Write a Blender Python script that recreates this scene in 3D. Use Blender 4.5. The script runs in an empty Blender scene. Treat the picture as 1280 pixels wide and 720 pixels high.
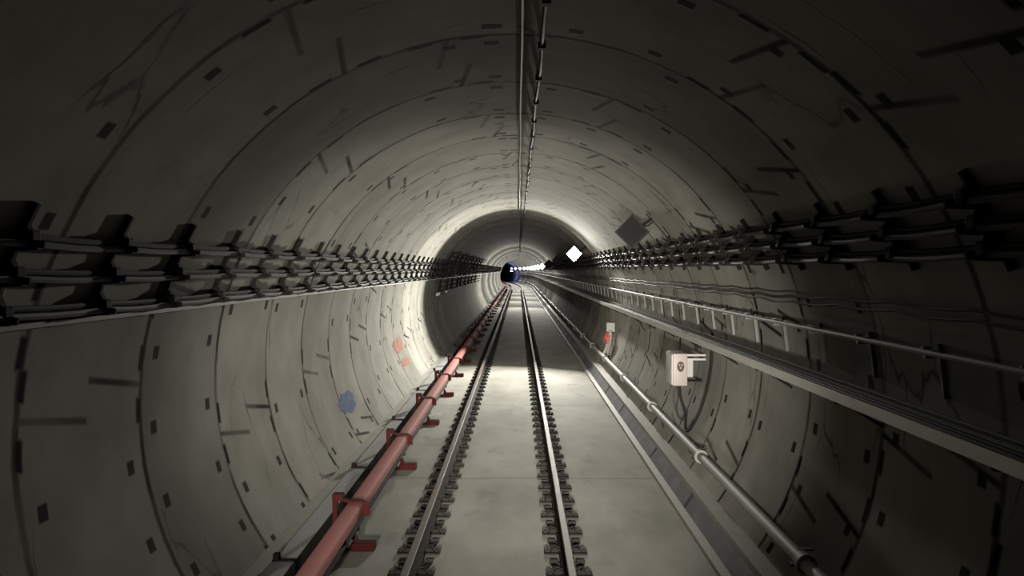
import bpy, bmesh, math, random
from mathutils import Vector, Matrix
random.seed(7)
S = bpy.context.scene
COL = S.collection
PI = math.pi

# ------------------------------------------------------------------ place
CAM_Z = 2.72                      # eye above rail top
TX, TZ, TR = -0.06, 1.67, 2.80    # tunnel bore: centre and radius
TRACK = -0.267                    # centre between the running rails
FLOOR = -0.18
S0, RC, S_END = 118.0, 650.0, 215.0   # straight bore, then a gentle left-hand bend

def frame(s):
    if s <= S0:
        return Vector((0, s, 0)), Vector((1, 0, 0))
    a = (s - S0) / RC
    return Vector((-RC * (1 - math.cos(a)), S0 + RC * math.sin(a), 0)), Vector((math.cos(a), math.sin(a), 0))

def P(s, x, z):
    c, r = frame(s)
    return c + r * x + Vector((0, 0, z))

def wall_x(z, side):
    """x of the bore's surface at height z"""
    return TX + side * math.sqrt(max(TR * TR - (z - TZ) ** 2, 0))

def stations(a, b, step=None):
    out = [a]
    if step:
        s = a + step
        while s < min(b, S0):
            out.append(s); s += step
    if b > S0:
        s = S0
        if out[-1] < S0: out.append(S0)
        while s < b - 1e-6:
            s = min(s + 6, b); out.append(s)
    elif out[-1] < b:
        out.append(b)
    return out

# ------------------------------------------------------------------ materials
def mat(name):
    m = bpy.data.materials.new(name); m.use_nodes = True
    nt = m.node_tree; b = nt.nodes['Principled BSDF']
    return m, nt, b

def simple(name, col, rough=0.6, metal=0.0, noise=0.25, scale=8.0, bump=0.0, spec=0.3):
    m, nt, b = mat(name)
    b.inputs['Roughness'].default_value = rough
    b.inputs['Specular IOR Level'].default_value = spec
    b.inputs['Metallic'].default_value = metal
    tc = nt.nodes.new('ShaderNodeTexCoord')
    n = nt.nodes.new('ShaderNodeTexNoise'); n.inputs['Scale'].default_value = scale; n.inputs['Detail'].default_value = 4
    nt.links.new(tc.outputs['Object'], n.inputs['Vector'])
    r = nt.nodes.new('ShaderNodeMix'); r.data_type = 'RGBA'
    r.inputs[6].default_value = [c * (1 - noise) for c in col] + [1]
    r.inputs[7].default_value = [min(1, c * (1 + noise)) for c in col] + [1]
    nt.links.new(n.outputs['Fac'], r.inputs[0]); nt.links.new(r.outputs[2], b.inputs['Base Color'])
    if bump:
        bp = nt.nodes.new('ShaderNodeBump'); bp.inputs['Strength'].default_value = bump; bp.inputs['Distance'].default_value = 0.01
        nt.links.new(n.outputs['Fac'], bp.inputs['Height']); nt.links.new(bp.outputs['Normal'], b.inputs['Normal'])
    return m

def emit(name, col, strength):
    m, nt, b = mat(name)
    b.inputs['Base Color'].default_value = (0.8, 0.8, 0.8, 1)
    b.inputs['Emission Color'].default_value = (*col, 1)
    b.inputs['Emission Strength'].default_value = strength
    return m

class N:
    """small helper for chains of math nodes"""
    def __init__(self, nt): self.nt = nt
    def m(self, op, a, b=None, c=None, clamp=False):
        n = self.nt.nodes.new('ShaderNodeMath'); n.operation = op; n.use_clamp = clamp
        for i, v in enumerate((a, b, c)):
            if v is None: continue
            if isinstance(v, (int, float)): n.inputs[i].default_value = v
            else: self.nt.links.new(v, n.inputs[i])
        return n.outputs[0]
    def near(self, x, w, soft):      # 1 where |x| < w, falling to 0 over soft
        a = self.m('ABSOLUTE', x)
        return self.m('SUBTRACT', 1.0, self.m('DIVIDE', self.m('SUBTRACT', a, w), soft, clamp=True), clamp=True)
    def noise(self, vec, scale, detail=3, rough=0.5):
        n = self.nt.nodes.new('ShaderNodeTexNoise'); n.inputs['Scale'].default_value = scale
        n.inputs['Detail'].default_value = detail; n.inputs['Roughness'].default_value = rough
        self.nt.links.new(vec, n.inputs['Vector']); return n.outputs['Fac']
    def ramp(self, x, a, b):
        return self.m('DIVIDE', self.m('SUBTRACT', x, a), b - a, clamp=True)

def lining_material():
    """concrete segment lining: 1.5 m rings, staggered segment joints, bolt pockets, hairline cracks and grime"""
    m, nt, b = mat('segment_lining'); k = N(nt)
    uv = nt.nodes.new('ShaderNodeUVMap'); uv.uv_map = 'UVMap'
    sep = nt.nodes.new('ShaderNodeSeparateXYZ'); nt.links.new(uv.outputs['UV'], sep.inputs[0])
    u, v = sep.outputs[0], sep.outputs[1]
    vec = uv.outputs['UV']
    RW, SEG = 1.5, 2 * PI * TR / 6
    wob = k.m('MULTIPLY', k.m('SUBTRACT', k.noise(vec, 2.2, 3), 0.5), 0.05)
    vv = k.m('ADD', v, wob)
    ring = k.m('FLOOR', k.m('DIVIDE', v, RW))
    # distance to the nearest ring joint (signed, in metres)
    dv = k.m('MULTIPLY', k.m('SUBTRACT', k.m('FRACT', k.m('ADD', k.m('DIVIDE', vv, RW), 0.5)), 0.5), RW)
    dv_true = k.m('MULTIPLY', k.m('SUBTRACT', k.m('FRACT', k.m('ADD', k.m('DIVIDE', v, RW), 0.5)), 0.5), RW)
    par = k.m('FRACT', k.m('MULTIPLY', ring, 0.5))
    third = k.m('FRACT', k.m('MULTIPLY', ring, 0.381966))
    uo = k.m('ADD', u, k.m('ADD', k.m('MULTIPLY', par, 2.3), k.m('MULTIPLY', third, 0.9)))
    du = k.m('MULTIPLY', k.m('SUBTRACT', k.m('FRACT', k.m('ADD', k.m('DIVIDE', k.m('ADD', uo, k.m('MULTIPLY', dv_true, 0.18)), SEG), 0.5)), 0.5), SEG)
    patch = k.ramp(k.noise(vec, 1.1, 2), 0.40, 0.62)
    patch2 = k.ramp(k.noise(vec, 0.9, 2), 0.35, 0.60)
    ringline = k.m('MULTIPLY', k.near(dv, 0.014, 0.03), k.m('ADD', 0.48, k.m('MULTIPLY', patch, 0.45)))
    segline = k.m('MULTIPLY', k.near(du, 0.012, 0.022), k.m('ADD', 0.45, k.m('MULTIPLY', patch2, 0.5)))
    # bolt pockets: pairs beside each segment joint, and smaller ones along the ring joint
    duo = k.m('SUBTRACT', k.m('ABSOLUTE', du), 0.20)
    pk = k.m('MULTIPLY', k.near(duo, 0.085, 0.03), k.near(k.m('SUBTRACT', k.m('ABSOLUTE', dv_true), 0.0), 0.050, 0.03))
    SP = SEG / 5
    dp = k.m('MULTIPLY', k.m('SUBTRACT', k.m('FRACT', k.m('ADD', k.m('DIVIDE', uo, SP), 0.5)), 0.5), SP)
    cell = nt.nodes.new('ShaderNodeTexWhiteNoise'); cell.noise_dimensions = '2D'
    cv = nt.nodes.new('ShaderNodeCombineXYZ')
    nt.links.new(k.m('FLOOR', k.m('ADD', k.m('DIVIDE', uo, SP), 0.5)), cv.inputs[0]); nt.links.new(ring, cv.inputs[1])
    nt.links.new(cv.outputs[0], cell.inputs['Vector'])
    some = k.m('GREATER_THAN', cell.outputs['Value'], 0.45)
    half = k.m('SUBTRACT', k.m('ABSOLUTE', k.m('SUBTRACT', k.m('FRACT', k.m('DIVIDE', v, RW)), 0.5)), 0.36)
    pk2 = k.m('MULTIPLY', k.m('MULTIPLY', k.near(dp, 0.045, 0.015), k.near(half, 0.028, 0.01)), some)
    # the row of square pockets along the crown
    pk3 = k.m('MULTIPLY', k.near(k.m('ADD', u, 0.15), 0.05, 0.015), k.near(half, 0.032, 0.01))
    pocket = k.m('MAXIMUM', k.m('MULTIPLY', pk, 0.98), k.m('MAXIMUM', k.m('MULTIPLY', pk2, 0.9), k.m('MULTIPLY', pk3, 0.9)))
    # hairline cracks, mostly running round the ring
    sv = nt.nodes.new('ShaderNodeMapping'); sv.inputs['Scale'].default_value = (0.45, 1.2, 1)
    nt.links.new(vec, sv.inputs['Vector'])
    nz = nt.nodes.new('ShaderNodeTexNoise'); nz.inputs['Scale'].default_value = 2.5; nz.inputs['Detail'].default_value = 3
    nt.links.new(sv.outputs[0], nz.inputs['Vector'])
    mixv = nt.nodes.new('ShaderNodeMix'); mixv.data_type = 'VECTOR'; mixv.inputs[0].default_value = 0.25
    nt.links.new(sv.outputs[0], mixv.inputs[4]); nt.links.new(nz.outputs['Color'], mixv.inputs[5])
    vo = nt.nodes.new('ShaderNodeTexVoronoi'); vo.feature = 'DISTANCE_TO_EDGE'; vo.inputs['Scale'].default_value = 1.3
    nt.links.new(mixv.outputs[1], vo.inputs['Vector'])
    crack = k.m('MULTIPLY', k.near(vo.outputs['Distance'], 0.004, 0.010), k.m('MULTIPLY', k.ramp(k.noise(vec, 0.8, 2), 0.52, 0.60), 0.55))
    dark = k.m('MAXIMUM', k.m('MAXIMUM', ringline, segline), k.m('MAXIMUM', pocket, crack))
    # base concrete
    cr = nt.nodes.new('ShaderNodeValToRGB'); e = cr.color_ramp.elements
    e[0].position = 0.25; e[0].color = (0.190, 0.186, 0.165, 1); e[1].position = 0.75; e[1].color = (0.305, 0.300, 0.272, 1)
    nt.links.new(k.noise(vec, 1.3, 5, 0.6), cr.inputs[0])
    ringtone = nt.nodes.new('ShaderNodeTexWhiteNoise'); ringtone.noise_dimensions = '1D'; nt.links.new(ring, ringtone.inputs['W'])
    tone = k.m('ADD', 0.80, k.m('MULTIPLY', ringtone.outputs['Value'], 0.34))
    g = nt.nodes.new('ShaderNodeMix'); g.data_type = 'RGBA'; g.blend_type = 'MULTIPLY'; g.inputs[0].default_value = 1
    nt.links.new(cr.outputs[0], g.inputs[6])
    cc = nt.nodes.new('ShaderNodeCombineColor')
    for i in range(3): nt.links.new(tone, cc.inputs[i])
    nt.links.new(cc.outputs[0], g.inputs[7])
    d = nt.nodes.new('ShaderNodeMix'); d.data_type = 'RGBA'; d.inputs[7].default_value = (0.006, 0.0055, 0.005, 1)
    nt.links.new(dark, d.inputs[0]); nt.links.new(g.outputs[2], d.inputs[6])
    nt.links.new(d.outputs[2], b.inputs['Base Color'])
    b.inputs['Roughness'].default_value = 0.9; b.inputs['Specular IOR Level'].default_value = 0.03
    bp = nt.nodes.new('ShaderNodeBump'); bp.inputs['Strength'].default_value = 0.12; bp.inputs['Distance'].default_value = 0.01
    nt.links.new(k.m('SUBTRACT', 1.0, dark), bp.inputs['Height']); nt.links.new(bp.outputs['Normal'], b.inputs['Normal'])
    return m

def floor_material(name='floor_concrete', light=0.84):
    m, nt, b = mat(name); k = N(nt)
    tc = nt.nodes.new('ShaderNodeTexCoord'); vec = tc.outputs['Object']
    sep = nt.nodes.new('ShaderNodeSeparateXYZ'); nt.links.new(vec, sep.inputs[0])
    st = nt.nodes.new('ShaderNodeMapping'); st.inputs['Scale'].default_value = (1, 0.5, 1); nt.links.new(vec, st.inputs['Vector'])
    cr = nt.nodes.new('ShaderNodeValToRGB'); e = cr.color_ramp.elements
    e[0].position = 0.3; e[0].color = (0.25 * light, 0.244 * light, 0.217 * light, 1)
    e[1].position = 0.7; e[1].color = (0.42 * light, 0.412 * light, 0.375 * light, 1)
    nt.links.new(k.noise(st.outputs[0], 1.1, 6, 0.62), cr.inputs[0])
    wob = k.m('MULTIPLY', k.m('SUBTRACT', k.noise(vec, 1.5, 3), 0.5), 0.12)
    L = 6.0
    dj = k.m('MULTIPLY', k.m('SUBTRACT', k.m('FRACT', k.m('ADD', k.m('DIVIDE', k.m('ADD', k.m('SUBTRACT', sep.outputs[1], 11.05), wob), L), 0.5)), 0.5), L)
    joint = k.m('MULTIPLY', k.near(dj, 0.015, 0.03), 0.45)
    blot = k.m('MULTIPLY', k.ramp(k.noise(st.outputs[0], 2.6, 4), 0.62, 0.74), 0.35)
    dk = k.m('MAXIMUM', joint, blot)
    d = nt.nodes.new('ShaderNodeMix'); d.data_type = 'RGBA'; d.inputs[7].default_value = (0.05, 0.047, 0.04, 1)
    nt.links.new(dk, d.inputs[0]); nt.links.new(cr.outputs[0], d.inputs[6]); nt.links.new(d.outputs[2], b.inputs['Base Color'])
    b.inputs['Roughness'].default_value = 0.8; b.inputs['Specular IOR Level'].default_value = 0.06
    bp = nt.nodes.new('ShaderNodeBump'); bp.inputs['Strength'].default_value = 0.15; bp.inputs['Distance'].default_value = 0.01
    nt.links.new(k.noise(vec, 25, 4), bp.inputs['Height']); nt.links.new(bp.outputs['Normal'], b.inputs['Normal'])
    return m

M = dict(
    lining=lining_material(), floor=floor_material(),
    kerb=simple('kerb_concrete', (0.23, 0.222, 0.196), 0.7, noise=0.2, scale=2.5, bump=0.2),
    ledge=simple('ledge_concrete', (0.27, 0.264, 0.236), 0.7, noise=0.2, scale=2.5, bump=0.2),
    rail=simple('rail_steel', (0.085, 0.07, 0.058), 0.6, 0.0, 0.25, 3, spec=0.15),
    railfoot=simple('rusty_rail_foot', (0.026, 0.021, 0.017), 0.85, 0.0, 0.3, 5, spec=0.05),
    plate=simple('fastener_steel', (0.018, 0.016, 0.014), 0.85, 0.0, 0.3, 20),
    bolt=simple('bolt_steel', (0.024, 0.021, 0.018), 0.8, 0.0, 0.3, 20),
    red=simple('red_cover', (0.31, 0.12, 0.112), 0.8, noise=0.12, scale=3, spec=0.1),
    redpaint=simple('red_bracket_paint', (0.045, 0.010, 0.009), 0.9, noise=0.2, scale=9, spec=0.05),
    conductor=simple('conductor_rail_steel', (0.03, 0.027, 0.024), 0.8, 0.0, 0.2, 5, spec=0.03),
    troughshade=simple('trough_side_shaded', (0.045, 0.044, 0.040), 0.8, noise=0.3, scale=3),  # shade on the trough's track-facing side, put into its colour
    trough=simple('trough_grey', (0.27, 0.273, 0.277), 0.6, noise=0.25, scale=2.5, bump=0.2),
    drain=simple('drain_cover_grey', (0.075, 0.08, 0.09), 0.7, 0.0, 0.95, 2.6, bump=0.2),
    black=simple('black_steel', (0.013, 0.012, 0.011), 0.8, 0.0, 0.3, 12, spec=0.06),
    cable=simple('black_cable_sheath', (0.018, 0.017, 0.016), 0.65, noise=0.2, scale=6, spec=0.08),
    cable_grey=simple('grey_cable_sheath', (0.04, 0.039, 0.036), 0.55, noise=0.2, scale=6, spec=0.15),
    conduit=simple('pale_conduit', (0.10, 0.097, 0.086), 0.7, 0.0, 0.12, 4),
    pipe=simple('galvanised_pipe', (0.22, 0.22, 0.205), 0.6, 0.0, 0.12, 4),
    traysteel=simple('tray_steel', (0.42, 0.42, 0.40), 0.38, 0.45, 0.12, 6),
    steel=simple('galvanised_steel', (0.17, 0.17, 0.16), 0.6, 0.1, 0.12, 6),
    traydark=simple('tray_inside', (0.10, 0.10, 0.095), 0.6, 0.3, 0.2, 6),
    housing=simple('lamp_housing_grey', (0.03,0.031,0.031), 0.8, 0.0, 0.1, 6, spec=0.1),
    lens_off=simple('unlit_lamp_glass', (0.008, 0.0085, 0.0085), 0.9, 0, 0.05, 6),
    lens_on=emit('lit_lamp_glass', (1.0, 0.98, 0.92), 22),
    boxpaint=simple('box_pinkish_white', (0.36, 0.31, 0.295), 0.5, noise=0.06, scale=6),
    white=simple('white_paint', (0.40, 0.39, 0.375), 0.5, noise=0.05, scale=6),
    emblem=simple('emblem_dark', (0.07, 0.045, 0.04), 0.6, noise=0.3, scale=40),
    valve=simple('valve_red', (0.48, 0.06, 0.05), 0.4, noise=0.15, scale=12),
    hose=simple('hose_pale', (0.40,0.33,0.30), 0.7, noise=0.25, scale=20),
    blue_paint=simple('blue_spray_paint', (0.11,0.14,0.22), 0.9, noise=0.4, scale=12, spec=0.02),
    red_paint=simple('red_spray_paint', (0.25,0.135,0.11), 0.9, noise=0.4, scale=12, spec=0.02),
    blue_on=emit('blue_signal_glass', (0.25, 0.3, 1.0), 3),
    white_on=emit('white_signal_glass', (0.85, 0.9, 1.0), 10),
)

# ------------------------------------------------------------------ mesh builder
class MB:
    def __init__(self): self.v = []; self.f = []; self.uv = None
    def box(self, c, d, rot=None):
        o = len(self.v); c = Vector(c)
        for i in (-1, 1):
            for j in (-1, 1):
                for l in (-1, 1):
                    p = Vector((i * d[0] / 2, j * d[1] / 2, l * d[2] / 2))
                    if rot is not None: p = rot @ p
                    self.v.append(c + p)
        for q in ((0, 1, 3, 2), (4, 6, 7, 5), (0, 4, 5, 1), (2, 3, 7, 6), (0, 2, 6, 4), (1, 5, 7, 3)):
            self.f.append([o + a for a in q])
        return self
    def bevel_box(self, c, d, b, rot=None):
        bm = bmesh.new(); bmesh.ops.create_cube(bm, size=1)
        for v in bm.verts: v.co = Vector((v.co.x * d[0], v.co.y * d[1], v.co.z * d[2]))
        bmesh.ops.bevel(bm, geom=list(bm.edges), offset=b, segments=2, affect='EDGES', profile=0.5)
        o = len(self.v); bm.verts.ensure_lookup_table(); bm.verts.index_update()
        for v in bm.verts:
            p = v.co.copy()
            if rot is not None: p = rot @ p
            self.v.append(Vector(c) + p)
        for f in bm.faces: self.f.append([o + v.index for v in f.verts])
        bm.free(); return self
    def bar(self, a, b, w, h, up=Vector((0, 0, 1))):
        a, b = Vector(a), Vector(b); t = (b - a); L = t.length; t.normalize()
        up = Vector(up)
        if abs(t.dot(up)) > 0.98: up = Vector((0, 1, 0)) if abs(t.y) < 0.9 else Vector((1, 0, 0))
        s = t.cross(up).normalized(); n = s.cross(t)
        rot = Matrix((s, t, n)).transposed()
        return self.box((a + b) / 2, (w, L, h), rot)
    def tube(self, pts, r, n=8, caps=True):
        pts = [Vector(p) for p in pts]; o = len(self.v); k = len(pts)
        ref = None
        for i, p in enumerate(pts):
            t = (pts[min(i + 1, k - 1)] - pts[max(i - 1, 0)]).normalized()
            if ref is None: ref = Vector((0, 0, 1)) if abs(t.z) < 0.9 else Vector((1, 0, 0))
            s = t.cross(ref).normalized(); ref = s.cross(t).normalized()
            rr = r[i] if isinstance(r, (list, tuple)) else r
            for j in range(n):
                a = 2 * PI * j / n
                self.v.append(p + (s * math.cos(a) + ref * math.sin(a)) * rr)
        for i in range(k - 1):
            for j in range(n):
                self.f.append([o + i * n + j, o + i * n + (j + 1) % n, o + (i + 1) * n + (j + 1) % n, o + (i + 1) * n + j])
        if caps:
            self.f.append([o + j for j in range(n)][::-1]); self.f.append([o + (k - 1) * n + j for j in range(n)])
        return self
    def cyl(self, a, b, r, n=12): return self.tube([a, b], r, n)
    def sweep(self, prof, ss, closed=True):
        """prof: (x, z) points in the bore's cross-section, carried along the stations ss"""
        o = len(self.v); n = len(prof)
        for s in ss:
            for x, z in prof: self.v.append(P(s, x, z))
        m = n if closed else n - 1
        for i in range(len(ss) - 1):
            for j in range(m):
                self.f.append([o + i * n + j, o + (i + 1) * n + j, o + (i + 1) * n + (j + 1) % n, o + i * n + (j + 1) % n])
        if closed:
            self.f.append([o + j for j in range(n)]); self.f.append([o + (len(ss) - 1) * n + j for j in range(n)][::-1])
        return self
    def prism(self, pts, d):
        """polygon pts pushed along vector d"""
        o = len(self.v); n = len(pts); d = Vector(d)
        self.v += [Vector(p) for p in pts] + [Vector(p) + d for p in pts]
        self.f.append([o + i for i in range(n)][::-1]); self.f.append([o + n + i for i in range(n)])
        for i in range(n): self.f.append([o + i, o + (i + 1) % n, o + n + (i + 1) % n, o + n + i])
        return self
    def build(self, name, m, parent=None, smooth=False, loc=None):
        me = bpy.data.meshes.new(name); me.from_pydata([tuple(v) for v in self.v], [], self.f)
        bm = bmesh.new(); bm.from_mesh(me); bmesh.ops.recalc_face_normals(bm, faces=list(bm.faces)); bm.to_mesh(me); bm.free()
        if smooth:
            me.polygons.foreach_set('use_smooth', [True] * len(me.polygons))
            me.set_sharp_from_angle(angle=math.radians(40))
        me.materials.append(m); me.update()
        o = bpy.data.objects.new(name, me); COL.objects.link(o)
        if parent is not None: o.parent = parent
        if loc is not None: o.location = loc
        return o

def tag(o, label=None, cat=None, group=None, kind=None):
    if label: o['label'] = label
    if cat: o['category'] = cat
    if group: o['group'] = group
    if kind: o['kind'] = kind
    return o

def thing(name, label, cat, loc=(0, 0, 0), group=None, rz=0):
    o = bpy.data.objects.new(name, None); COL.objects.link(o)
    o.empty_display_size = 0.1; o.location = loc; o.rotation_euler = (0, 0, rz)
    return tag(o, label, cat, group)

def dup(root, loc, label=None, group=None, rz=None):
    r = root.copy(); COL.objects.link(r); r.location = loc
    if rz is not None: r.rotation_euler = (0, 0, rz)
    if label: r['label'] = label
    if group: r['group'] = group
    for ch in list(root.children):
        c = ch.copy(); COL.objects.link(c); c.parent = r
        for g in list(ch.children):
            d = g.copy(); COL.objects.link(d); d.parent = c
    return r

# ------------------------------------------------------------------ the bore
def lining(name, a0, a1, nseg):
    """arc of the bore from angle a0 to a1 (0 = crown, + = right), with unrolled uv in metres"""
    ss = stations(-4.0, S_END, 6.0)
    mb = MB(); n = nseg + 1
    ang = [a0 + (a1 - a0) * i / nseg for i in range(n)]
    for s in ss:
        for a in ang: mb.v.append(P(s, TX + TR * math.sin(a), TZ + TR * math.cos(a)))
    uvs = []
    for i in range(len(ss) - 1):
        for j in range(nseg):
            mb.f.append([i * n + j, i * n + j + 1, (i + 1) * n + j + 1, (i + 1) * n + j])
    me = bpy.data.meshes.new(name); me.from_pydata([tuple(v) for v in mb.v], [], mb.f)
    lay = me.uv_layers.new(name='UVMap')
    for pl in me.polygons:
        for li in pl.loop_indices:
            vi = me.loops[li].vertex_index
            lay.data[li].uv = (ang[vi % n] * TR, ss[vi // n])
    me.polygons.foreach_set('use_smooth', [True] * len(me.polygons))
    me.materials.append(M['lining']); me.update()
    o = bpy.data.objects.new(name, me); COL.objects.link(o)
    return tag(o, kind='structure')

A_W = math.radians(48)
A_B = math.radians(142)
lining('ceiling', -A_W, A_W, 24)
lining('wall_right', A_W, A_B, 24)
lining('wall_left', -A_B, -A_W, 24)

mb = MB().sweep([(-2.10, FLOOR), (2.0, FLOOR), (2.0, FLOOR - 0.3), (-2.10, FLOOR - 0.3)], stations(-4, S_END))
tag(mb.build('floor', M['floor']), kind='structure')
# concrete ledge along the foot of the left wall, kerb and ledge along the foot of the right wall
zl = 0.09
mb = MB().sweep([(wall_x(zl, -1) - 0.03, zl), (-2.185, zl), (-2.185, FLOOR - 0.02), (wall_x(FLOOR, -1) - 0.03, FLOOR - 0.02)], stations(-4, S_END))
tag(mb.build('trim_1', M['ledge']), kind='structure')
mb = MB().sweep([(1.885, FLOOR - 0.02), (1.885, -0.125), (1.975, -0.115), (1.975, FLOOR - 0.02)], stations(-4, S_END))
tag(mb.build('trim_2', M['kerb']), kind='structure')
mb = MB().sweep([(2.085, FLOOR - 0.02), (2.085, 0.10), (wall_x(0.10, 1) + 0.03, 0.10), (wall_x(FLOOR, 1) + 0.1, FLOOR - 0.02)], stations(-4, S_END))
tag(mb.build('trim_3', M['kerb']), kind='structure')
# far end of the bend is simply closed by the next length of lining
mb = MB()
pts = [P(S_END - 0.5, TX + TR * math.sin(2 * PI * i / 40), TZ + TR * math.cos(2 * PI * i / 40)) for i in range(40)]
mb.prism(pts, (0, 0.3, 0)); tag(mb.build('wall_far', M['ledge']), kind='structure')

# ------------------------------------------------------------------ running rails
RL, RR = TRACK - 0.752, TRACK + 0.752
def sym(cx, h): return [(cx + x, z) for x, z in h] + [(cx - x, z) for x, z in reversed(h)]
for cx, lab in ((RL, 'long brown steel running rail beside the red covered third rail'),
                (RR, 'long brown steel running rail nearer the pipe side of the track')):
    t = thing('running_rail', lab, 'rail', (0, 0, 0), 'running rails')
    MB().sweep(sym(cx, [(-.030, -.042), (-.036, -.034), (-.037, -.006), (-.03, 0.0)]), stations(1.0, S_END - 1)).build('rail_head', M['rail'], t)
    MB().sweep(sym(cx, [(-.072, -.165), (-.072, -.153), (-.02, -.135), (-.009, -.12), (-.009, -.05), (-.02, -.0425)]), stations(1.0, S_END - 1)).build('rail_foot', M['railfoot'], t)

# fasteners every 0.6 m under both rails
FD = 0.60
def fastener(label, group):
    t = thing('rail_fastener', label, 'fastener', (0, 0, FLOOR), group)
    b = MB().bevel_box((0, 0, 0.0075), (0.44, 0.15, 0.015), 0.003)
    b.build('baseplate', M['plate'], t)
    for sx in (-1, 1):
        c = MB().bevel_box((sx * 0.112, 0, 0.032), (0.075, 0.10, 0.032), 0.008)
        c.tube([(sx * 0.06, -.035, .034), (sx * .12, -.05, .055), (sx * .15, 0, .06), (sx * .12, .05, .055), (sx * .06, .035, .034)], 0.010, 6)
        c.build('spring_clip', M['plate'], t)
        a = MB().cyl((sx * 0.185, 0, 0.015), (sx * 0.185, 0, 0.048), 0.020, 6)
        a.cyl((sx * 0.185, 0, 0.015), (sx * 0.185, 0, 0.034), 0.034, 10)
        a.build('anchor_bolt', M['bolt'], t)
    return t
def pad(label, group):
    return tag(MB().bevel_box((0, 0, 0.004), (0.26, 0.05, 0.008), 0.002).bevel_box((-.13, 0, .012), (.085, .075, .028), .006).bevel_box((.13, 0, .012), (.085, .075, .028), .006)
               .build('rail_pad', M['plate'], loc=(0, 0, FLOOR)), label, 'pad', group)
F0 = 1000 * 2.88 / (718.75 - 337)
i0 = -5
labs = {RL: ('dark steel fastener plate clamping the running rail nearer the red third rail', 'fasteners along the rail by the third rail',
             'short dark rail pad between fasteners of the rail nearer the third rail', 'pads along the rail by the third rail'),
        RR: ('dark steel fastener plate clamping the running rail nearer the pipe side', 'fasteners along the rail on the pipe side',
             'short dark rail pad between fasteners of the rail on the pipe side', 'pads along the rail on the pipe side')}
N_IND = 72
for cx in (RL, RR):
    l1, g1, l2, g2 = labs[cx]
    f0 = fastener(l1, g1); p0 = pad(l2, g2)
    far = MB(); farp = MB()
    for i in range(i0, 175):
        y = F0 + i * FD
        if y > S0 - 1: break
        if i < i0 + N_IND:
            if i == i0: f0.location = (cx, y, FLOOR); p0.location = (cx, y + FD / 2, FLOOR)
            else:
                dup(f0, (cx, y, FLOOR))
                q = p0.copy(); COL.objects.link(q); q.location = (cx, y + FD / 2, FLOOR)
        else:
            far.box((cx, y, FLOOR + .012), (0.46, .13, .024)); far.box((cx, y, FLOOR + .045), (.30, .10, .045))
            farp.box((cx, y + FD / 2, FLOOR + .02), (0.30, .11, .05))
    side = 'third rail side' if cx == RL else 'pipe side'
    tag(far.build('rail_fastener', M['plate']), 'distant run of rail fasteners far down the %s rail' % side, 'fastener', g1, 'stuff')
    tag(farp.build('rail_pad', M['plate']), 'distant run of rail pads far down the %s rail' % side, 'pad', g2, 'stuff')

# ------------------------------------------------------------------ third rail
CX = -1.687
cov = [(CX - .086, .28), (CX - .075, .308), (CX - .055, .32), (CX + .055, .32), (CX + .075, .308), (CX + .086, .28), (CX + .086, .215),
       (CX + .075, .215), (CX + .075, .272), (CX + .05, .304), (CX - .05, .304), (CX - .075, .272), (CX - .075, .215), (CX - .086, .215)]
tag(MB().sweep(cov, stations(1.0, S_END - 1)).build('third_rail_cover', M['red'], smooth=True),
    'long pinkish red protective cover over the third rail beside the track', 'cover')
con = [(CX - .04, .06), (CX + .04, .06), (CX + .04, .075), (CX + .012, .09), (CX + .012, .15), (CX + .035, .17), (CX + .035, .21), (CX - .035, .21),
       (CX - .035, .17), (CX - .012, .15), (CX - .012, .09), (CX - .04, .075)]
tag(MB().sweep(con, stations(1.0, S_END - 1)).build('conductor_rail', M['conductor']), 'dark steel conductor rail hidden under the red cover', 'rail')

def third_bracket():
    t = thing('third_rail_bracket', '', 'bracket', (0, 0, FLOOR), 'red brackets holding the third rail')
    z0 = -FLOOR
    MB().bevel_box((-1.60, 0, .045), (0.24, .13, .085), .008).build('foot', M['redpaint'], t)
    a = MB().bar((-1.93, 0, .02), (-1.66, 0, .02), .09, .035)
    a.bar((-1.66, 0, .07), (-1.73, 0, .20), .07, .04).bar((-1.71, 0, .185), (-1.93, 0, .215), .07, .035)
    a.build('arm', M['redpaint'], t)
    MB().bevel_box((-1.89, 0, .28), (.05, .075, .56), .006).bevel_box((-1.86, 0, .56), (.11, .11, .06), .008).build('upright', M['redpaint'], t)
    s = MB()
    xs = [(-1.87, .535), (-1.80, .525), (-1.76, .512), (-1.615, .512), (-1.575, .49), (-1.57, .36)]
    for p, q in zip(xs, xs[1:]): s.bar((p[0], 0, p[1]), (q[0], 0, q[1]), .07, .018)
    s.build('strap', M['redpaint'], t)
    i = MB()
    for k in range(3): i.cyl((CX, 0, .205 + k * .012), (CX, 0, .212 + k * .012), .05 if k % 2 == 0 else .035, 10)
    i.cyl((CX, 0, .215), (CX, 0, .245), .03, 10)
    i.build('insulator', M['black'], t)
    return t
tb = third_bracket(); y = 8.2 - 3.35; k = 0
names = ['at the very edge of view', 'with its dark foot nearest in view', 'second from the near end', 'third from the near end', 'fourth from the near end']
while y < S0:
    o = tb if k == 0 else dup(tb, (0, y, FLOOR))
    o.location = (0, y, FLOOR)
    if k < 5: o['label'] = 'red third rail bracket ' + names[k]
    else: o['label'] = 'red third rail bracket further down the tunnel beyond the near ones'
    y += 3.35; k += 1

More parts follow.
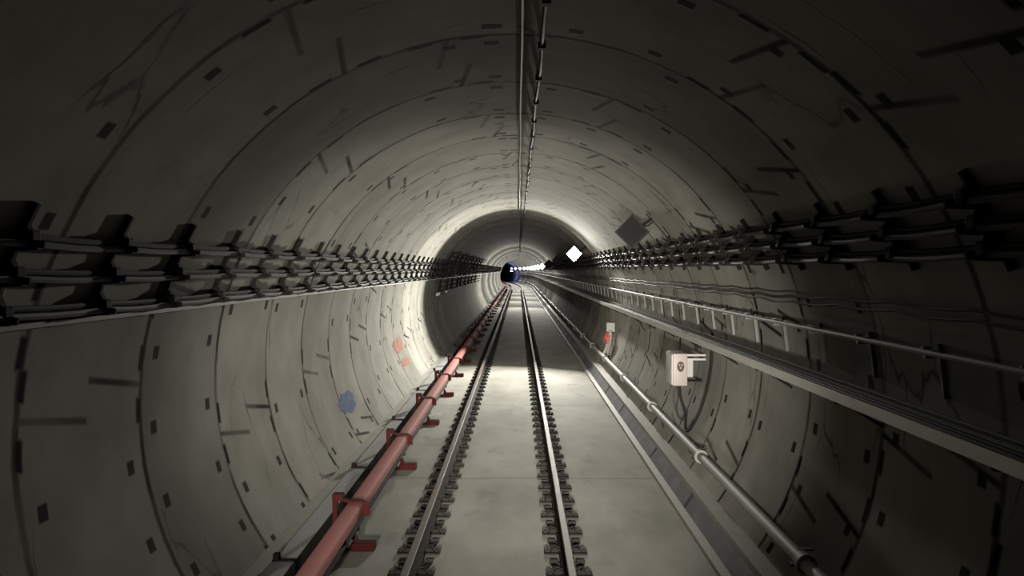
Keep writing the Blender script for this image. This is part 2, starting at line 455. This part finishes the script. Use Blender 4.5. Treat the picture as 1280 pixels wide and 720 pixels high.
# grey cable trough along the left ledge
t = thing('cable_trough', 'long grey lidded cable trough beside the third rail', 'trough')
MB().sweep([(-2.175, FLOOR), (-2.175, .10), (-2.015, .10), (-2.015, FLOOR)], stations(1, S_END - 1)).build('trough_body', M['troughshade'], t)
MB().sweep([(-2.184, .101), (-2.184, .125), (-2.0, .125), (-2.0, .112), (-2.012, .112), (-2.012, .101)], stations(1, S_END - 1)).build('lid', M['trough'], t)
y = 7.06 - 3.35
while y < 90:
    c = MB().box((-2.092, y, .131), (.20, .05, .012)).box((-1.992, y, .02), (.012, .05, .23)).box((-2.155, y, .16), (.05, .07, .06))
    c.build('clamp', M['black'], t); y += 3.35

# drain channel along the right kerb
t = thing('drain_channel', 'dark grey drain channel between the kerb and the pipe ledge', 'drain')
MB().sweep([(1.978, FLOOR), (1.978, -.118), (2.082, .035), (2.082, FLOOR)], stations(1, S_END - 1)).build('channel_body', M['drain'], t)
y = 2.0
while y < 60:
    if int(y) % 3: y += 1.25; continue
    MB().prism([(1.974, y, -.114), (1.984, y, -.107), (2.079, y, .035), (2.079, y, .05), ], (0, .035, 0)).build('cover_joint', M['plate'], t); y += 1.25

# ------------------------------------------------------------------ pipes
px, pz = 2.275, .39
t = thing('water_pipe', 'thick pale galvanised pipe running low along the wall above the drain', 'pipe')
MB().tube([P(s, px, pz) for s in stations(1.0, S_END - 1)], .055, 14).build('pipe_run', M['pipe'], t, True)
y = 10.0 - 3.65
while y < 90:
    MB().cyl((px, y - .06, pz), (px, y + .06, pz), .073, 14).cyl((px, y - .075, pz), (px, y - .06, pz), .085, 14).build('coupling', M['pipe'], t, True)
    MB().bar((px + .02, y + .12, pz - .05), (wall_x(.30, 1) + .02, y + .12, .30), .05, .03).box((px, y + .12, pz - .065), (.14, .06, .02))\
        .bar((px, y + .12, pz + .055), (px + .12, y + .12, pz + .06), .04, .015).build('support', M['bolt'], t)
    y += 3.65
hx, hz = 2.58, CAM_Z - .522
t = thing('wall_pipe', 'thin pale pipe clipped along the wall above the cable tray', 'pipe')
MB().tube([P(s, hx, hz) for s in stations(1.0, S_END - 1)], .022, 8).build('pipe_run', M['pipe'], t, True)
k = 0; sup = None
for i in range(3, 75):
    y = i + .08
    if sup is None:
        z1, z2 = hz + .05, hz - .30
        sup = MB().bar((wall_x(z1, 1) - .018, 0, z1), (wall_x(hz, 1) - .014, 0, hz), .03, .022, (0, 1, 0)).bar((wall_x(hz, 1) - .014, 0, hz), (wall_x(z2, 1) - .018, 0, z2), .03, .022, (0, 1, 0))\
            .box((hx + .05, 0, hz - .03), (.12, .03, .02)).box((hx, 0, hz + .028), (.05, .03, .012)).build('wall_bracket', M['steel'], t)
        sup.location = (0, y, 0)
    else:
        c = sup.copy(); COL.objects.link(c); c.parent = t; c.location = (0, y, 0)

# cable tray with its bright face and dark inside
t = thing('cable_tray', 'long silver cable tray on arms at waist height of the wall', 'tray')
tx, tz = 2.345, CAM_Z - .94
MB().sweep([(tx, tz - .04), (tx, tz + .04), (tx + .02, tz + .04), (tx + .02, tz + .03), (tx + .008, tz + .03), (tx + .008, tz - .04)], stations(1, S_END - 1)).build('front_face', M['traysteel'], t)
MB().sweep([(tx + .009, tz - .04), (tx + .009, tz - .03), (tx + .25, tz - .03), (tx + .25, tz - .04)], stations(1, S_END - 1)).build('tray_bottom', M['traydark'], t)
MB().sweep([(tx + .251, tz - .04), (tx + .251, tz + .045), (tx + .235, tz + .045), (tx + .235, tz + .053), (tx + .26, tz + .053), (tx + .26, tz - .04)], stations(1, S_END - 1)).build('back_lip', M['traysteel'], t)
arm = None
for i in range(2, 50):
    y = i * 2.0
    if arm is None:
        arm = MB().bar((tx + .03, 0, tz - .055), (wall_x(tz - .055, 1) + .02, 0, tz - .055), .04, .025).bar((tx + .12, 0, tz - .07), (wall_x(tz - .25, 1) + .02, 0, tz - .25), .03, .02)\
            .build('support_arm', M['black'], t); arm.location = (0, y, 0)
    else:
        c = arm.copy(); COL.objects.link(c); c.parent = t; c.location = (0, y, 0)
lx = 2.46
for q, (dx, dz) in enumerate(((0, 0), (.055, .002), (.11, 0))):
    tag(MB().tube([P(s, lx + dx - .02, tz - .03 + .021 + dz) for s in stations(1, S_END - 1)], .02, 6).build('tray_cable', M['cable']),
        ['black cable lying in the silver tray, nearest its bright face', 'black cable lying in the middle of the silver tray', 'black cable lying in the silver tray against its back'][q], 'cable', 'cables lying in the tray')

# ------------------------------------------------------------------ cables and brackets on both walls
def sag_run(x, z, amp, r, name, m, step=0.25, ph=0.0, n=7):
    pts = []
    s = 1.0
    while s < S_END - 1:
        f = (s - ph) % 1.0
        d = -amp * math.sin(PI * f) if s < 60 else 0
        j = 0.006 * math.sin(s * 1.7 + x * 9) + 0.004 * math.sin(s * 0.61 + z * 5)
        pts.append(P(s, x + j, z + d + j))
        s += step if s < 45 else (1.0 if s < S0 else 4.0)
    return MB().tube(pts, r, n).build(name, m, smooth=True)

def cable_bracket(rows, side, ztop, zbot, label, group):
    """upright against the wall, with one hooked arm under each cable row; local y = 0"""
    t = thing('cable_bracket', label, 'bracket', (0, 0, 0), group)
    p = MB(); zs = [zbot + (ztop - zbot) * i / 5 for i in range(6)]
    for a, b in zip(zs, zs[1:]):
        p.bar((wall_x(a, side) - side * .022, 0, a), (wall_x(b, side) - side * .022, 0, b + .004), .05, .03, (0, 1, 0))
    p.build('upright', M['black'], t)
    for x, z, w in rows:
        a = MB(); wx = wall_x(z - .05, side) - side * .03
        tip = x - side * w
        a.bar((wx, 0, z - .042), (tip, 0, z - .036), .05, .018)
        a.bar((tip, 0, z - .036), (tip - side * .006, 0, z + .0), .05, .016, (0, 1, 0))
        a.build('arm', M['black'], t)
        c = MB().bevel_box((x + side * .012, 0, z + .012), (.085, .085, .085), .012)
        c.bar((x + side * .02, 0, z + .045), (x + side * .05, 0, z + .105), .05, .045, (0, 1, 0))
        c.build('clamp', M['black'], t)
    return t

LROW = [(-2.495, CAM_Z + .148, .045), (-2.575, CAM_Z - .040, .045), (-2.64, CAM_Z - .245, .045)]
RROW = [(2.255, CAM_Z + .355, .07), (2.315, CAM_Z + .222, .07), (2.365, CAM_Z + .092, .07)]
rown = ['topmost', 'middle', 'lowest']
for rows, side, wn in ((LROW, -1, 'third rail side wall'), (RROW, 1, 'lamp side wall')):
    for q, (x, z, w) in enumerate(rows):
        tag(sag_run(x, z - .008, .012, .021, 'power_cable', M['cable_grey'], ph=.08), 'lower thick cable of the %s bracket row on the %s' % (rown[q], wn), 'cable', 'cables along the %s' % wn)
        tag(sag_run(x + side * .026, z + .032, .010, .018, 'power_cable', M['cable'], ph=.08), 'upper thick cable of the %s bracket row on the %s' % (rown[q], wn), 'cable', 'cables along the %s' % wn)
    zt, zb = (CAM_Z + .34, CAM_Z - .30) if side < 0 else (CAM_Z + .50, CAM_Z + .0)
    lab = 'black three armed bracket holding the cable rows on the %s' % wn
    br = cable_bracket(rows, side, zt, zb, lab, 'cable brackets on the %s' % wn)
    br.location = (0, 2.08, 0)
    for i in range(3, 62): dup(br, (0, i + .08, 0))
    far = MB()
    for i in range(62, int(S0)):
        y = i + .08
        far.bar((wall_x(zb, side) - side * .022, y, zb), (wall_x(zt, side) - side * .022, y, zt), .055, .036, (0, 1, 0))
        for x, z, w in rows: far.box((x + side * .03, y, z), (.2, .085, .09))
    tag(far.build('cable_bracket', M['black']), 'distant run of black cable brackets on the %s' % wn, 'bracket', 'cable brackets on the %s' % wn, 'stuff')

# pale flat conduit just under the left cable rows
t = MB().sweep([(-2.69, CAM_Z - .325), (-2.69, CAM_Z - .295), (-2.75, CAM_Z - .285), (-2.75, CAM_Z - .335)], stations(1, S_END - 1)).build('cable_duct', M['conduit'])
tag(t, 'pale flat cable duct under the cable rows on the third rail side', 'duct')
# two thin lines between the right rows and the pipe
for q, zz in enumerate((CAM_Z - .225, CAM_Z - .285)):
    tag(sag_run(2.555 + .01 * q, zz, .02, .011, 'thin_cable', M['cable'], ph=.5, n=6),
        ['thin black cable on the wall just above the lower thin one and thin pipe', 'lower thin black cable on the wall above the thin pale pipe'][q], 'cable', 'thin cables above the wall pipe')

# crown cable on short hangers
t = thing('crown_cable_or_shadow', 'thicker black cable hung on clips along the crown of the ceiling', 'cable')
cx0, cz0 = .175, 4.385
pts = []
s = 1.0
while s < S_END - 1:
    pts.append(P(s, cx0 + .006 * math.sin(s * 2.1), cz0 - .012 * abs(math.sin(PI * s)))); s += .25 if s < 30 else 2
MB().tube(pts, .017, 7).build('cable_run', M['cable'], t, True)
hg = None
for i in range(2, 80):
    if hg is None:
        hg = MB().box((cx0, 0, cz0 + .035), (.035, .035, .075)).box((cx0, 0, cz0), (.055, .06, .05)).build('hanger', M['black'], t); hg.location = (0, i, 0)
    else:
        c = hg.copy(); COL.objects.link(c); c.parent = t; c.location = (0, i, 0)

pts = [P(s_, .025 + .004 * math.sin(s_ * 1.3), TZ + math.sqrt(TR * TR - (.025 - TX) ** 2) - .016) for s_ in stations(1.0, S_END - 1, 1.0)]  # dark strip modelled in place of the hung cable's cast shadow
tag(MB().tube(pts, .015, 6).build('crown_cable_or_shadow', M['cable_grey']), 'thin dark strip on the ceiling standing for the shadow of the hung crown cable', 'cable')
# tall ladder racks where the cables spread on the left wall
def rack():
    t = thing('cable_rack', 'tall black cable rack with many arms on the third rail side wall', 'rack', (0, 0, 0), 'tall racks on the third rail side wall')
    zt, zb = CAM_Z + .62, CAM_Z - .78
    p = MB(); zs = [zb + (zt - zb) * i / 8 for i in range(9)]
    for a, b in zip(zs, zs[1:]):
        p.bar((wall_x(a, -1) + .03, 0, a), (wall_x(b, -1) + .03, 0, b + .006), .07, .05, (0, 1, 0))
    p.build('upright', M['black'], t)
    for i in (0, 1, 2, 6, 7, 8):
        z = zs[i] + (0.03 if i == 0 else -.03 if i == 8 else 0)
        MB().bar((wall_x(z, -1) + .02, 0, z), (wall_x(z, -1) + .30, 0, z + .02), .06, .035).bar((wall_x(z, -1) + .29, 0, z + .01), (wall_x(z, -1) + .30, 0, z + .07), .06, .03, (0, 1, 0)).build('arm', M['black'], t)
    return t
rk = rack(); ys = [28.5, 31.5, 33.6, 36.6, 38.6, 41.6, 44.6, 47.6, 51.6]
rk.location = (0, ys[0], 0)
for yy in ys[1:]: dup(rk, (0, yy, 0))
# small white tags below the racks
for k, (yy, zz) in enumerate(((27.6, CAM_Z - .86), (28.1, CAM_Z - .85), (31.0, CAM_Z - .84), (60.0, CAM_Z - .6))):
    tag(MB().bevel_box((wall_x(zz, -1) + .05, yy, zz), (.09, .07, .10), .01).build('reflector', M['white']), 
        ['small white reflector on the wall below the first tall rack', 'small white reflector beside another below the first tall rack', 'small white reflector below the second tall rack', 'small white reflector far past the tall racks'][k], 'reflector', 'white reflectors on the third rail side wall')

# ------------------------------------------------------------------ flood lamps
def lamp_parts(t, lit):
    """square flood lamp turned on its corner, lens towards the oncoming train (-y); t sits at the lens centre"""
    R45 = Matrix.Rotation(math.radians(45), 3, 'Y')
    tilt = Matrix.Rotation(math.radians(14), 3, 'X') @ Matrix.Rotation(math.radians(0), 3, 'Z')
    def T(v): return R45 @ Vector(v)
    a = .185
    h = MB(); o = 0
    rings = [(a, 0.0), (a, .08), (a * .95, .10), (a * .6, .24), (a * .45, .26)]
    for r, yy in rings:
        for x, z in ((-r, -r), (r, -r), (r, r), (-r, r)): h.v.append(T((x, yy, z)))
    for i in range(len(rings) - 1):
        for j in range(4): h.f.append([i * 4 + j, i * 4 + (j + 1) % 4, (i + 1) * 4 + (j + 1) % 4, (i + 1) * 4 + j])
    h.f.append([0, 1, 2, 3]); h.f.append([16, 17, 18, 19])
    h.build('housing', M['housing'], t)
    g = MB().box((0, -.006, 0), (a * 1.86, .012, a * 1.86), R45); g.build('lens', M['lens_on' if lit else 'lens_off'], t)
    rim = MB()
    for q in range(4):
        R = Matrix.Rotation(math.radians(45 + 90 * q), 3, 'Y')
        c = R @ Vector((a * .97, -.008, 0)); rim.box(c, (.016, .03, a * 2.0), R)
    rim.build('rim', M['housing'], t)
    # arm up and out to the wall, with a foot plate
    wz = .30; wx = 2.25 - LX0
    arm = MB().bar((.10, .14, .08), (.34, .14, .24), .045, .035).bar((.34, .14, .24), (.50, .14, .24), .04, .03).box((.34, .14, .24), (.05, .07, .06)); arm.build('bracket_arm', M['black'], t)
    MB().tube([(.10, .18, .10), (.22, .20, .10), (.30, .20, .16), (.36, .18, .26), (.40, .16, .36)], .012, 6).build('lead', M['cable'], t)
LX0, LZ0 = 1.74, CAM_Z + .50
lamps = [(12.3, 0, LX0, LZ0 + .08, 1, 'dark unlit square flood lamp, the one nearest the train'),
         (25.0, 1, LX0, LZ0 - .01, 1, 'bright white square flood lamp glowing on the wall, largest of the lit ones'),
         (37.5, 0, 1.83, LZ0 - .06, 1, 'unlit square flood lamp just beyond the bright one'),
         (50.0, 0, 1.90, LZ0 - .12, 1, 'unlit square flood lamp second beyond the bright one'),
         (62.5, 1, 1.85, LZ0 - .26, .5, 'first small lit flood lamp at the near end of the distant string')]
d = 75.0
while d < 185:
    lamps.append((d, 1, 1.85, CAM_Z + .22, .5, 'lit flood lamp in the distant string of tiny white lights')); d += 12.5
for d, lit, x, z, dim, lab in lamps:
    c, r = frame(d)
    a = math.atan2(r.y, r.x)
    t = thing('flood_lamp', lab, 'lamp', P(d, x, z), 'flood lamps along the wall', a - .30)
    lamp_parts(t, lit)
    if lit:
        L = bpy.data.lights.new('flood_light', 'AREA'); L.shape = 'SQUARE'; L.size = .30
        L.energy = 760 if d < 30 else 430
        L.color = (1.0, .965, .87); L.spread = math.radians(95 if d < 30 else 98)
        lo = bpy.data.objects.new('flood_light', L); COL.objects.link(lo)
        lo.location = P(d - .05, x, z)
        aim = P(d - 6.8, -2.4, .8) if d < 30 else P(d - 6, -2.2, 0.7)
        lo.rotation_euler = (aim - lo.location).to_track_quat('-Z', 'Z').to_euler()
# conduits that feed the two near lamps, dropping to the cable rows
for d, lab in ((12.3, 'thin dark conduit from the unlit near lamp down to the cables'), (25.0, 'thin dark conduit from the bright lamp down to the cables')):
    pts = [(wall_x(zz, 1) - .02, d + .1 - (CAM_Z + .86 - zz) * .5, zz) for zz in (CAM_Z + .86, CAM_Z + .75, CAM_Z + .65, CAM_Z + .55, CAM_Z + .46)]
    tag(MB().tube(pts, .012, 6).build('lamp_conduit', M['cable_grey']), lab, 'conduit', 'lamp conduits')

# ------------------------------------------------------------------ switch box on the right wall
BX0, BX1, BY0, BZ1 = 2.235, 2.535, 11.6, CAM_Z - 1.215
t = thing('switch_box', 'pinkish white metal switch box with a dark round emblem on the wall', 'box', (2.42, 11.85, BZ1 - .51))
loc = t.location
def L(p): return (p[0] - loc.x, p[1] - loc.y, p[2] - loc.z)
MB().bevel_box(L((2.35, BY0 + .24, BZ1 - .24)), (.21, .48, .47), .012).build('body', M['boxpaint'], t, True)
MB().bevel_box(L((2.238, BY0 + .24, BZ1 - .24)), (.022, .45, .44), .006).build('door', M['white'], t, True)
MB().box(L((2.227, BY0 + .08, BZ1 - .27)), (.02, .03, .10)).build('latch', M['steel'], t)
e = MB()
pts = []
for i in range(16):
    a = 2 * PI * i / 16; r = .066
    pts.append(L((2.355 + r * math.cos(a) * .8, BY0 - .004, BZ1 - .19 + r * 1.25 * math.sin(a) * (1.0 if math.sin(a) < 0 else .9))))
e.prism(pts, (0, .008, 0)); em = e.build('emblem', M['emblem'], t)
e2 = MB()
for dx, dz in ((-.018, .02), (.018, .02), (0, -.022)): e2.box(L((2.355 + dx, BY0 - .006, BZ1 - .19 + dz)), (.016, .006, .022))
e2.build('emblem_mark', M['boxpaint'], em)
for zz in (BZ1 - .03, BZ1 - .09):
    MB().box(L((2.585, BY0 + .05, zz)), (.28, .04, .03)).build('mount_arm', M['white'], t)
MB().box(L((2.56, BY0 + .05, BZ1 - .40)), (.22, .04, .03)).build('mount_arm', M['black'], t)
MB().box(L((2.53, BY0 + .36, BZ1 - .22)), (.16, .03, .34)).build('back_plate', M['white'], t)
# cables under the box
def spline(pts, n=10):
    out = []; pts = [Vector(p) for p in pts]
    for i in range(len(pts) - 1):
        p0, p1, p2, p3 = pts[max(i - 1, 0)], pts[i], pts[i + 1], pts[min(i + 2, len(pts) - 1)]
        for j in range(n):
            u = j / n
            out.append(.5 * ((2 * p1) + (-p0 + p2) * u + (2 * p0 - 5 * p1 + 4 * p2 - p3) * u * u + (-p0 + 3 * p1 - 3 * p2 + p3) * u ** 3))
    out.append(pts[-1]); return out
zb = BZ1 - .50
w = lambda z, o=.03: wall_x(z, 1) - o
c = spline([(2.36, BY0 + .12, zb + .05), (2.38, BY0 + .10, zb - .16), (2.44, BY0 + .05, zb - .38), (w(zb - .57), BY0 - .05, zb - .57), (w(zb - .60), BY0 - .18, zb - .60), (w(zb - .50), BY0 - .32, zb - .50), (w(zb - .25), BY0 - .40, zb - .25),
            (w(zb + .1), BY0 - .42, zb + .1), (w(zb + .4), BY0 - .42, zb + .4), (w(tz - .08), BY0 - .42, tz - .08), (w(tz + .06), BY0 - .42, tz + .06)])
tag(MB().tube(c, .019, 8).build('hanging_cable', M['cable'], smooth=True), 'black cable drooping in a long loop from the switch box up the wall', 'cable')
c = spline([(2.34, BY0 + .14, zb + .05), (2.35, BY0 + .16, zb - .15), (2.34, BY0 + .20, zb - .32), (2.37, BY0 + .22, zb - .46), (2.42, BY0 + .18, zb - .50), (2.47, BY0 + .15, zb - .46), (2.49, BY0 + .16, zb - .36)])
tag(MB().tube(c, .013, 7).build('hanging_cable', M['cable_grey'], smooth=True), 'short dark cable loop hanging straight under the switch box', 'cable')
c = [(w(zz, .03), BY0 + .55, zz) for zz in (BZ1 - .02, BZ1 + .12, BZ1 + .22)]
tag(MB().tube(c, .02, 8).build('hanging_cable', M['cable'], smooth=True), 'short black cable dropping behind the switch box from the tray', 'cable')

# hose reel and valves further along the right wall
hy = 21.6; hzz = CAM_Z - 1.75
t = thing('hydrant_valve', 'red and white hydrant valve set with hanging hoses low on the wall', 'hydrant', (2.35, hy, hzz - .45))
loc = t.location
MB().box(L((w(hzz + .16, .16), hy + .3, hzz + .17)), (.22, .03, .24)).build('back_board', M['white'], t)
MB().tube([L(p) for p in spline([(2.30, hy, .42), (2.38, hy, .62), (2.44, hy, hzz - .15), (2.47, hy, hzz + .08)])], .035, 10).build('riser', M['white'], t, True)
MB().cyl(L((2.36, hy - .03, hzz - .02)), L((2.50, hy - .03, hzz - .02)), .06, 10).cyl(L((2.42, hy - .14, hzz - .12)), L((2.42, hy + .1, hzz - .12)), .075, 10).build('valve', M['valve'], t, True)
MB().tube([L((2.40 + .11 * math.cos(a * PI / 6), hy - .15, hzz - .12 + .11 * math.sin(a * PI / 6))) for a in range(13)], .012, 6, False)\
    .bar(L((2.33, hy - .15, hzz - .12)), L((2.47, hy - .15, hzz - .12)), .014, .014).build('hand_wheel', M['valve'], t)
for q in range(2):
    yy = hy - .28 - q * .18
    MB().tube([L(p) for p in spline([(2.43, hy - .08, hzz - .04), (2.46, yy, hzz + .08 - q * .03), (2.42, yy - .05, hzz - .20), (2.36, yy - .02, hzz - .46), (2.40, yy + .04, hzz - .52)])], .022, 8).build('hose', M['hose'], t, True)
MB().box(L((2.37, hy - .33, hzz - .53)), (.09, .12, .10)).build('nozzle', M['black'], t)

# paint marks sprayed on the left wall
def mark(name, s, z, h, wd, m, label, seed):
    rnd = random.Random(seed); mb = MB(); n = 22; pts = []
    for i in range(n):
        a = 2 * PI * i / n; r = .75 + .35 * rnd.random()
        zz = z + h / 2 * r * math.sin(a)
        pts.append((wall_x(zz, -1) + .004, s + wd / 2 * r * math.cos(a), zz))
    mb.prism(pts, (.004, 0, 0)); return tag(mb.build(name, m), label, 'paint mark')
def s_of(px_x, z): return 1000 * wall_x(z, -1) / (px_x - 648)
mark('paint_mark', s_of(434, CAM_Z - 2.1), CAM_Z - 2.06, .34, 1.1, M['blue_paint'], 'faint blue paint mark on the wall above the cable trough', 3)
mark('paint_mark', s_of(497, CAM_Z - 1.75), CAM_Z - 1.75, .34, 1.5, M['red_paint'], 'faint red paint mark on the curved wall, higher of two', 5)
mark('paint_mark', s_of(507, CAM_Z - 2.2), CAM_Z - 2.15, .20, 1.3, M['red_paint'], 'faint red paint mark low on the curved wall, lower of two', 8)

# blue signal lamp in the far bend
sp = P(182, 1.6, CAM_Z + .0)
t = thing('signal_lamp', 'small blue signal lamp glowing at the far bend of the tunnel', 'lamp', sp)
MB().bevel_box((0, .15, 0), (.6, .25, 1.1), .05).build('housing', M['black'], t)
MB().cyl((0, 0, .22), (0, .06, .22), .24, 16).build('lens', M['blue_on'], t)
MB().box((0, .02, -.36), (.5, .05, .16)).build('strip', M['white_on'], t)
MB().bar((.3, .2, 0), (.95, .2, 0), .08, .08).build('bracket_arm', M['black'], t)
L_ = bpy.data.lights.new('signal_glow', 'POINT'); L_.energy = 500; L_.color = (.32, .36, 1); L_.shadow_soft_size = .2
o = bpy.data.objects.new('signal_glow', L_); COL.objects.link(o); o.location = P(181, .3, CAM_Z)

# ------------------------------------------------------------------ headlights of the train
for x, e, ax, az in ((TRACK - .85, 7000, -.9, 2.1), (TRACK + .85, 9500, .6, 1.7)):
    L_ = bpy.data.lights.new('train_headlight', 'SPOT'); L_.energy = e; L_.color = (1, .94, .83)
    L_.spot_size = math.radians(38); L_.spot_blend = 1.0; L_.shadow_soft_size = .12
    o = bpy.data.objects.new('train_headlight', L_); COL.objects.link(o)
    o.location = (x, .6, 1.5)
    o.rotation_euler = (Vector((ax, 18, az)) - o.location).to_track_quat('-Z', 'Y').to_euler()

# ------------------------------------------------------------------ world, camera, view
W = bpy.data.worlds.new('tunnel_dark'); S.world = W; W.use_nodes = True
W.node_tree.nodes['Background'].inputs[0].default_value = (0, 0, 0, 1)
cam = bpy.data.cameras.new('camera'); co = bpy.data.objects.new('camera', cam); COL.objects.link(co)
cam.sensor_width = 36; cam.lens = 36 * 1000 / 1280; cam.clip_start = .05; cam.clip_end = 600
co.location = (0, 0, CAM_Z)
yaw = math.atan2(8, 1000); pitch = -math.atan2(23, 1000)
co.rotation_euler = (PI / 2 + pitch, 0, yaw)
S.camera = co
S.view_settings.view_transform = 'Standard'; S.view_settings.look = 'None'
S.view_settings.gamma = 1; S.view_settings.use_curve_mapping = False
S.view_settings.exposure = 0.0
S.cycles.max_bounces = 8; S.cycles.diffuse_bounces = 5
